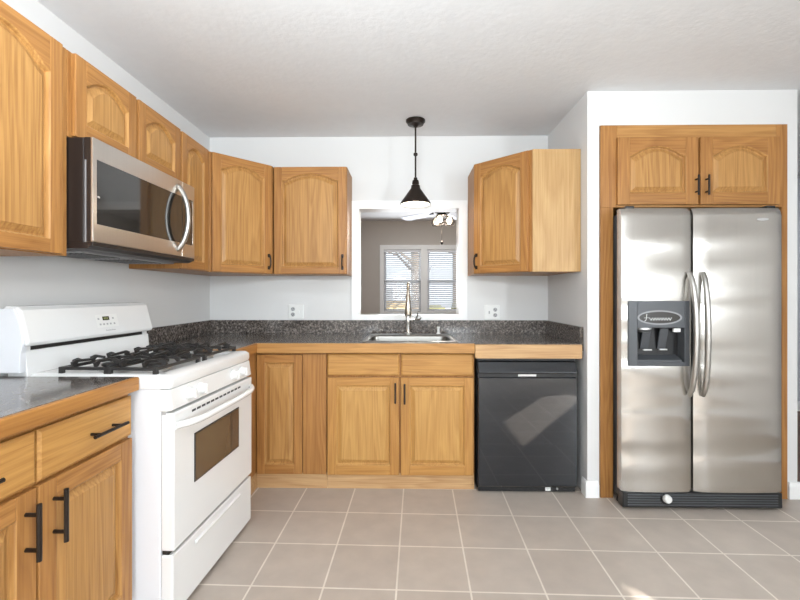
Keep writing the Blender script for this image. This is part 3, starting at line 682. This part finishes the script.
# dispenser: bezel, cavity, paddles, tray, badge
m = mb(); y0 = -.007; rx0, rx1, rz0, rz1 = .079, .340, .838, 1.030
m.box(HX0, rx0, y0, .06, HZ0, HZ1); m.box(rx1, HX1, y0, .06, HZ0, HZ1); m.box(rx0, rx1, y0, .06, HZ0, rz0); m.box(rx0, rx1, y0, .06, rz1, HZ1)
disp = m.build('ice_dispenser', GREYPL, fz, bevel=.003)
mb().box(rx0, rx1, .058, .064, rz0, rz1).build('dispenser_cavity', BLACKP, disp)
for x in (.148, .245):
    m = mb(); m.prism([(.018, 1.022), (.050, .905), (.056, .905), (.026, 1.026)], 'X', x - .026, x + .022); pdl = m.build('paddle', GREYPL, disp, bevel=.003)
    pdl['label'] = 'grey dispenser paddle'
mb().lathe([(.045, 1.030), (.045, 1.020), (.025, 1.004), (.012, 1.002)], (.130, .034, 0), 20).build('ice_chute', SILVER, disp, smooth=True)
mb().box(.288, .325, .006, .02, 1.006, 1.026).build('dispenser_lamp', WPLAST, disp)
m = mb(); m.prism([(-.004, .838), (-.004, .850), (.058, .872), (.058, .838)], 'X', rx0, rx1 - .012); m.build('drip_tray', GREYPL, disp, bevel=.002)
for x0_, x1_, z_ in ((.124, .172, .900), (.216, .258, .902)): mb().box(x0_, x1_, .016, .030, z_, z_ + .007).build('paddle_lip', SILVER, disp, bevel=.001)
bc = ((HX0 + HX1) / 2 + .002, 1.088)
def oval(rx, rz, yy): return [(bc[0] + rx * math.cos(2 * PI * k / 40), yy, bc[1] + rz * math.sin(2 * PI * k / 40)) for k in range(40)]
m = mb(); m.loops([oval(.124, .041, y0 + .001), oval(.124, .041, y0 - .003), oval(.114, .033, y0 - .003), oval(.113, .032, y0 - .001)], False, False); bdg = m.build('badge_ring', VENT, disp)
m = mb(); m.loops([oval(.1145, .0335, y0 + .001), oval(.1145, .0335, y0 - .0018)], True, True); m.build('badge', BADGE, bdg)
m = mb(); yl = y0 - .003; x = bc[0] - .078
m.tube([(x - .006, yl, 1.068), (x + .002, yl, 1.075), (x + .006, yl, 1.108)], .0022, 6); m.tube([(x - .010, yl, 1.086), (x + .022, yl, 1.088)], .0016, 6)
path = []
for i in range(61):
    path.append((x + .018 + i * .0021, yl, 1.080 + .0075 * math.sin(i * PI / 3.6)))
m.tube(path, .0018, 5); m.build('badge_script', SILVER, bdg)
# handles, bowed outwards
for hx, par, sg in ((.373, fz, -1), (.437, ff, 1)):
    m = mb(); path = []; rs = []
    for i in range(19):
        u = -1 + 2 * i / 18; k = (1 - u * u) ** .55
        path.append((hx + sg * .006 * (1 - k), -.002 - .052 * k, .995 + u * .345)); rs.append(.0125 + .003 * k)
    m.tube(path, rs, 12); m.build('handle', HSTEEL, par, smooth=True)
m = mb(); m.loops([[(.775 + .032 * math.cos(2 * PI * k / 24), yy, 1.638 + .0075 * math.sin(2 * PI * k / 24)) for k in range(24)] for yy in (.004, -.0045)], True, True); m.build('oval_emblem', SILVER, ff)
# kick grille with the white filter knob
m = mb(); m.prism([(.012, .014), (.004, .022), (.006, .100), (.07, .100), (.07, .014)], 'X', .004, FW - .004); kg = m.build('kick_grille', BLACKP, t, bevel=.003)
m = mb()
for i in range(5): m.box(.03, FW - .03, .001, .006, .030 + i * .014, .036 + i * .014)
m.build('grille_slats', GREYPL, kg)
m = mb(); m.lathe([(.030, .006), (.030, -.004), (.028, -.006)], (.240, 0, .066), 20, 'Y'); m.build('knob_collar', BLACKP, kg, smooth=True)
m = mb(); m.lathe([(.020, .0), (.023, -.006), (.022, -.022), (.015, -.030)], (.240, 0, .074), 20, 'Y'); m.build('filter_knob', WPLAST, kg, smooth=True)['label'] = 'white filter knob'
for x in (.04, FW - .06):
    mb().lathe([(.018, 0), (.018, .012), (.010, .03)], (x, .12, 0), 12).build('foot', BLACKP, t)
for x in (.03, FW - .07):
    mb().box(x, x + .05, .03, .12, 1.691, 1.722).build('hinge_cover', BLACKP, t, bevel=.004)

t = thing('refrigerator_cabinet', 'oak two-door cabinet and face frame around the top and sides of the refrigerator', 'cabinet', (1.156, FY, 0), 0)
m = mb(); m.mi = 0; y0, y1 = -.012, .012
m.box(.003, .078, y0, y1, 0, 1.738); m.box(.003, .100, y0, y1, 1.738, 2.230); m.box(1.040, 1.106, y0, y1, 1.738, 2.230); m.box(1.072, 1.106, y0, y1, 0, 1.738)
m.mi = 1; m.box(.100, 1.040, y0, y1, 2.145, 2.230); m.box(.100, 1.040, y0, y1, 1.738, 1.762)
m.mi = 0; m.box(.560, .592, y0, y1, 1.762, 2.145)
m.build('face_frame', [OAKV, OAKED], t, bevel=.002)
m = mb(); m.box(.005, .020, .012, .70, 0, 2.228); m.box(1.088, 1.103, .012, .70, 0, 2.228); m.box(.020, 1.088, .012, .70, 1.738, 1.756); m.box(.020, 1.088, .104, .70, 2.21, 2.228); m.box(.020, 1.088, .685, .70, 1.756, 2.21)
m.build('carcass', OAKV, t)
d = door(t, .095, .568, 1.750, 2.150, .058, y=y0, st=.072, rb=.072, rt=.053); bar_pull(d, .552, y0 - .02, 1.860, .118, off=.028)
d = door(t, .582, 1.046, 1.750, 2.150, .058, y=y0, st=.072, rb=.072, rt=.053); bar_pull(d, .612, y0 - .02, 1.860, .118, off=.028)

# ------------------------------------------------------------------ outlets
def plate(x, z, label, left_switch):
    t = thing('wall_outlet', label, 'outlet', (x, BY - .0005, z), 0, 'two-gang plates above the backsplash')
    m = mb(); m.loops([rr2(.060, .0575, 0), rr2(.060, .0575, -.004), rr2(.055, .0525, -.0065)], True, True); p = m.build('plate', WPLAST, t)
    sx = -.023 if left_switch else .023
    m = mb(); m.box(sx - .005, sx + .005, -.0145, -.006, -.010, .012); m.build('switch', WPLAST if not left_switch else GREYMARK, p, bevel=.001)
    ox_ = -sx
    for dz in (-.021, .021):
        m = mb(); m.lathe([(.016, -.006), (.016, -.009)], (ox_, 0, dz), 18, 'Y'); so = m.build('socket', GREYMARK, p)
        m = mb(); m.box(ox_ - .008, ox_ - .005, -.0096, -.0088, dz - .002, dz + .008); m.box(ox_ + .005, ox_ + .008, -.0096, -.0088, dz - .002, dz + .008); m.lathe([(.003, -.0088), (.003, -.0096)], (ox_, 0, dz - .008), 8, 'Y'); m.build('socket_slots', DARKGAP, so)
    return t
def rr2(hx, hz, y): return [(p[0], y, p[1]) for p in [(q[0], q[1]) for q in rr(hx, hz, 0, .006, 3)]]
plate(-0.862, 1.082, 'white two-gang wall plate under the left corner cabinet', False)
plate(0.656, 1.078, 'white two-gang wall plate under the right corner cabinet', True)

# ------------------------------------------------------------------ pendant lamp
t = thing('pendant_lamp', 'dark bronze pendant lamp with a cone shade hanging in front of the pass-through', 'lamp', (.060, 3.02, CH), 0)
m = mb(); m.lathe([(.068, -.001), (.068, -.012), (.060, -.020), (.055, -.032), (.022, -.038), (.010, -.05)], (0, 0, 0), 32); m.build('canopy', BRONZE, t, smooth=True)
m = mb(); m.tube([(0, 0, -.045), (0, 0, -.43)], .0062, 10); m.lathe([(.006, -.228), (.014, -.232), (.015, -.240), (.014, -.248), (.006, -.252)]); m.lathe([(.006, -.40), (.013, -.405), (.013, -.412), (.006, -.417)]); m.build('rod', BRONZE, t, smooth=True)
m = mb(); m.lathe([(.012, -.415), (.022, -.425), (.025, -.445), (.020, -.452), (.030, -.458), (.034, -.480), (.104, -.578), (.106, -.592), (.103, -.592), (.101, -.580), (.031, -.484)], seg=36, cap0=True, cap1=True); sh = m.build('shade', BRONZE, t, smooth=True)
m = mb(); m.lathe([(.0300, -.4855), (.1000, -.5815), (.1005, -.5905), (.0990, -.5905), (.0985, -.5825), (.0285, -.4870)], seg=36, cap0=False, cap1=False); m.build('shade_lining', SHADEIN, sh, smooth=True)
m = mb(); m.lathe([(.012, -.488), (.014, -.505), (.031, -.535), (.034, -.555), (.026, -.575), (.008, -.586)], seg=20); m.build('bulb', BULB, t, smooth=True)
light('POINT', 'pendant_light', (.060, 3.02, CH - .60), 3.0, (1.0, 0.88, 0.7), shadow_soft_size=.03)

# ------------------------------------------------------------------ dining room: fan, blinds
t = thing('ceiling_fan', 'ceiling fan with lit glass bulbs seen through the pass-through', 'ceiling fan', (.42, 5.2, CH), R(20))
m = mb(); m.lathe([(.06, -.001), (.06, -.03), (.02, -.05), (.014, -.13), (.05, -.14), (.09, -.155), (.11, -.19), (.11, -.225), (.09, -.245), (.05, -.255), (.06, -.262), (.075, -.275), (.06, -.285)], seg=28); m.build('motor', BRONZE, t, smooth=True)
for k in range(5):
    a = 2 * PI * k / 5 + R(115); c, s = math.cos(a), math.sin(a)
    m = mb(); pts = [(.16, -.05), (.60, -.068), (.66, -.045), (.66, .045), (.60, .068), (.16, .05)]
    m.loops([[(c * x - s * y, s * x + c * y, -.236 + y * .22) for x, y in pts], [(c * x - s * y, s * x + c * y, -.230 + y * .22) for x, y in pts]], True, True); bl = m.build('blade', BLADE, t)
    m = mb(); m.tube([(c * .09, s * .09, -.215), (c * .20, s * .20, -.236)], .010, 6); m.build('blade_iron', BRONZE, bl)
for k in range(3):
    a = 2 * PI * k / 3 - R(130); c, s = math.cos(a), math.sin(a)
    m = mb(); m.tube([(0, 0, -.275), (c * .09, s * .09, -.285)], .009, 6); ar = m.build('lamp_arm', BRONZE, t)
    m = mb(); m.lathe([(.014, -.285), (.024, -.30), (.034, -.325), (.034, -.345), (.022, -.365), (.006, -.372)], (c * .095, s * .095, .0), 16); m.build('bulb', BULB, ar, smooth=True)
    m = mb(); q = (c * .095, s * .095)
    for rr_, zz in ((.045, -.30), (.068, -.345), (.050, -.385)): m.tube([(q[0] + rr_ * math.cos(2 * PI * i / 16), q[1] + rr_ * math.sin(2 * PI * i / 16), zz) for i in range(17)], .0025, 5)
    for i in range(6):
        b_ = 2 * PI * i / 6; m.tube([(q[0] + rr_ * math.cos(b_), q[1] + rr_ * math.sin(b_), zz) for rr_, zz in ((.02, -.285), (.045, -.30), (.068, -.345), (.050, -.385))], .0025, 5)
    m.build('cage_shade', BRONZE, ar)
m = mb(); m.tube([(0, 0, -.28), (0, 0, -.58)], .0025, 5); m.lathe([(.004, -.575), (.016, -.592), (.016, -.612), (.004, -.625)], seg=10); m.build('pull_chain', BRONZE, t)
light('POINT', 'fan_light', (.42, 5.2, 1.98), 26, (1.0, 0.92, 0.82), shadow_soft_size=.08)
for a, b, lab in ((gx0, mx - .055, 'white slatted blind on the left pane of the dining room window'), (mx + .055, gx1, 'white slatted blind on the right pane of the dining room window')):
    t = thing('window_blind', lab, 'blind', ((a + b) / 2, DY + .02, gz1), 0, 'window blinds in the dining room'); h = (b - a) / 2 - .006
    mb().box(-h, h, -.022, .020, -.045, -.002).build('head_rail', BLIND, t, bevel=.002)
    m = mb(); n = 27
    for i in range(n):
        z = -.065 - i * .0345
        m.loops([[(-h, -.020, z - .0125), (h, -.020, z - .0125), (h, .020, z + .0095), (-h, .020, z + .0095)], [(-h, -.020, z - .010), (h, -.020, z - .010), (h, .020, z + .012), (-h, .020, z + .012)]], True, True)
    m.build('slats', BLIND, t)
    mb().box(-h, h, -.020, .018, -1.030, -1.008).build('bottom_rail', BLIND, t, bevel=.002)
    for x in (-h * .7, h * .7): mb().tube([(x, -.022, -.04), (x, -.022, -1.02)], .0012, 5).build('ladder_cord', BLIND, t)

# ------------------------------------------------------------------ outdoors beyond the window
struct(mb().box(-14, 16, DY + 1.0, 40, -.6, -.5).build('ground', SNOW))
def tree(x, y, h, r, lab):
    t = thing('bare_tree', lab, 'tree', (x, y, -.5), random.uniform(0, 6), 'bare trees outside'); rg = random.Random(int(x * 100))
    mb().tube([(0, 0, 0), (rg.uniform(-.1, .1), 0, h * .4), (rg.uniform(-.2, .2), .1, h)], [r, r * .8, r * .3], 10).build('trunk', BARK, t, smooth=True)
    m = mb()
    for i in range(16):
        z = h * (.25 + .045 * i); a = rg.uniform(0, 6.28); L = rg.uniform(.8, 1.9)
        m.tube([(0, 0, z), (math.cos(a) * L * .5, math.sin(a) * L * .5, z + L * .35), (math.cos(a) * L, math.sin(a) * L, z + L * .9)], [r * .4, r * .25, r * .08], 6)
        m.tube([(math.cos(a) * L * .5, math.sin(a) * L * .5, z + L * .35), (math.cos(a + .8) * L, math.sin(a + .8) * L, z + L * .6)], [r * .2, r * .06], 5)
    m.build('branches', BARK, t)
tree(0.25, 14.0, 7.0, .16, 'bare tree outside, behind the left pane of the dining room window')
tree(2.0, 17.0, 8.0, .2, 'bare tree outside, behind the right pane of the dining room window')
t = thing('shed', 'tan building outside low in the left pane of the dining room window', 'building', (-0.35, 15.5, -.5), 0)
mb().box(-1.2, 1.0, 0, 2.5, 0, 1.5).build('walls', TANH, t); mb().prism([(-1.4, 1.5), (1.2, 1.5), (-.1, 2.0)], 'Y', -.2, 2.7).build('roof', SNOW, t)
t = thing('shrub', 'olive winter shrub outside in the right pane of the dining room window', 'shrub', (1.55, 13.0, -.5), 0)
m = mb()
for i in range(30):
    c = (random.uniform(-.8, .8), random.uniform(-.4, .4), random.uniform(.5, 1.45)); rr_ = random.uniform(.12, .3)
    m.lathe([(rr_ * math.sin(PI * k / 6) + .001, -rr_ * math.cos(PI * k / 6)) for k in range(7)], c, 8)
m.build('foliage', LEAF, t); mb().tube([(0, 0, 0), (0, 0, .9)], .05, 6).build('stem', BARK, t)
t = thing('car', 'blue car parked outside low in the right pane of the dining room window', 'car', (1.55, 11.2, -.5), 0)
m = mb(); m.prism([(-2.0, .25), (-2.05, .65), (-1.3, .80), (-.8, 1.2), (.6, 1.22), (1.2, .85), (2.05, .72), (2.1, .25)], 'Y', -.8, .8); m.build('car_body', CARBLUE, t, bevel=.05)
m = mb(); m.prism([(-1.1, .84), (-.72, 1.14), (.52, 1.16), (1.0, .86)], 'Y', -.81, .81); m.build('car_windows', DGLASS, t)
for x in (-1.3, 1.3):
    for y in (-.75, .75): mb().lathe([(.30, -.09), (.31, 0), (.30, .09)], (x, y, .31), 20, 'Y').build('wheel', BLACKP, t)
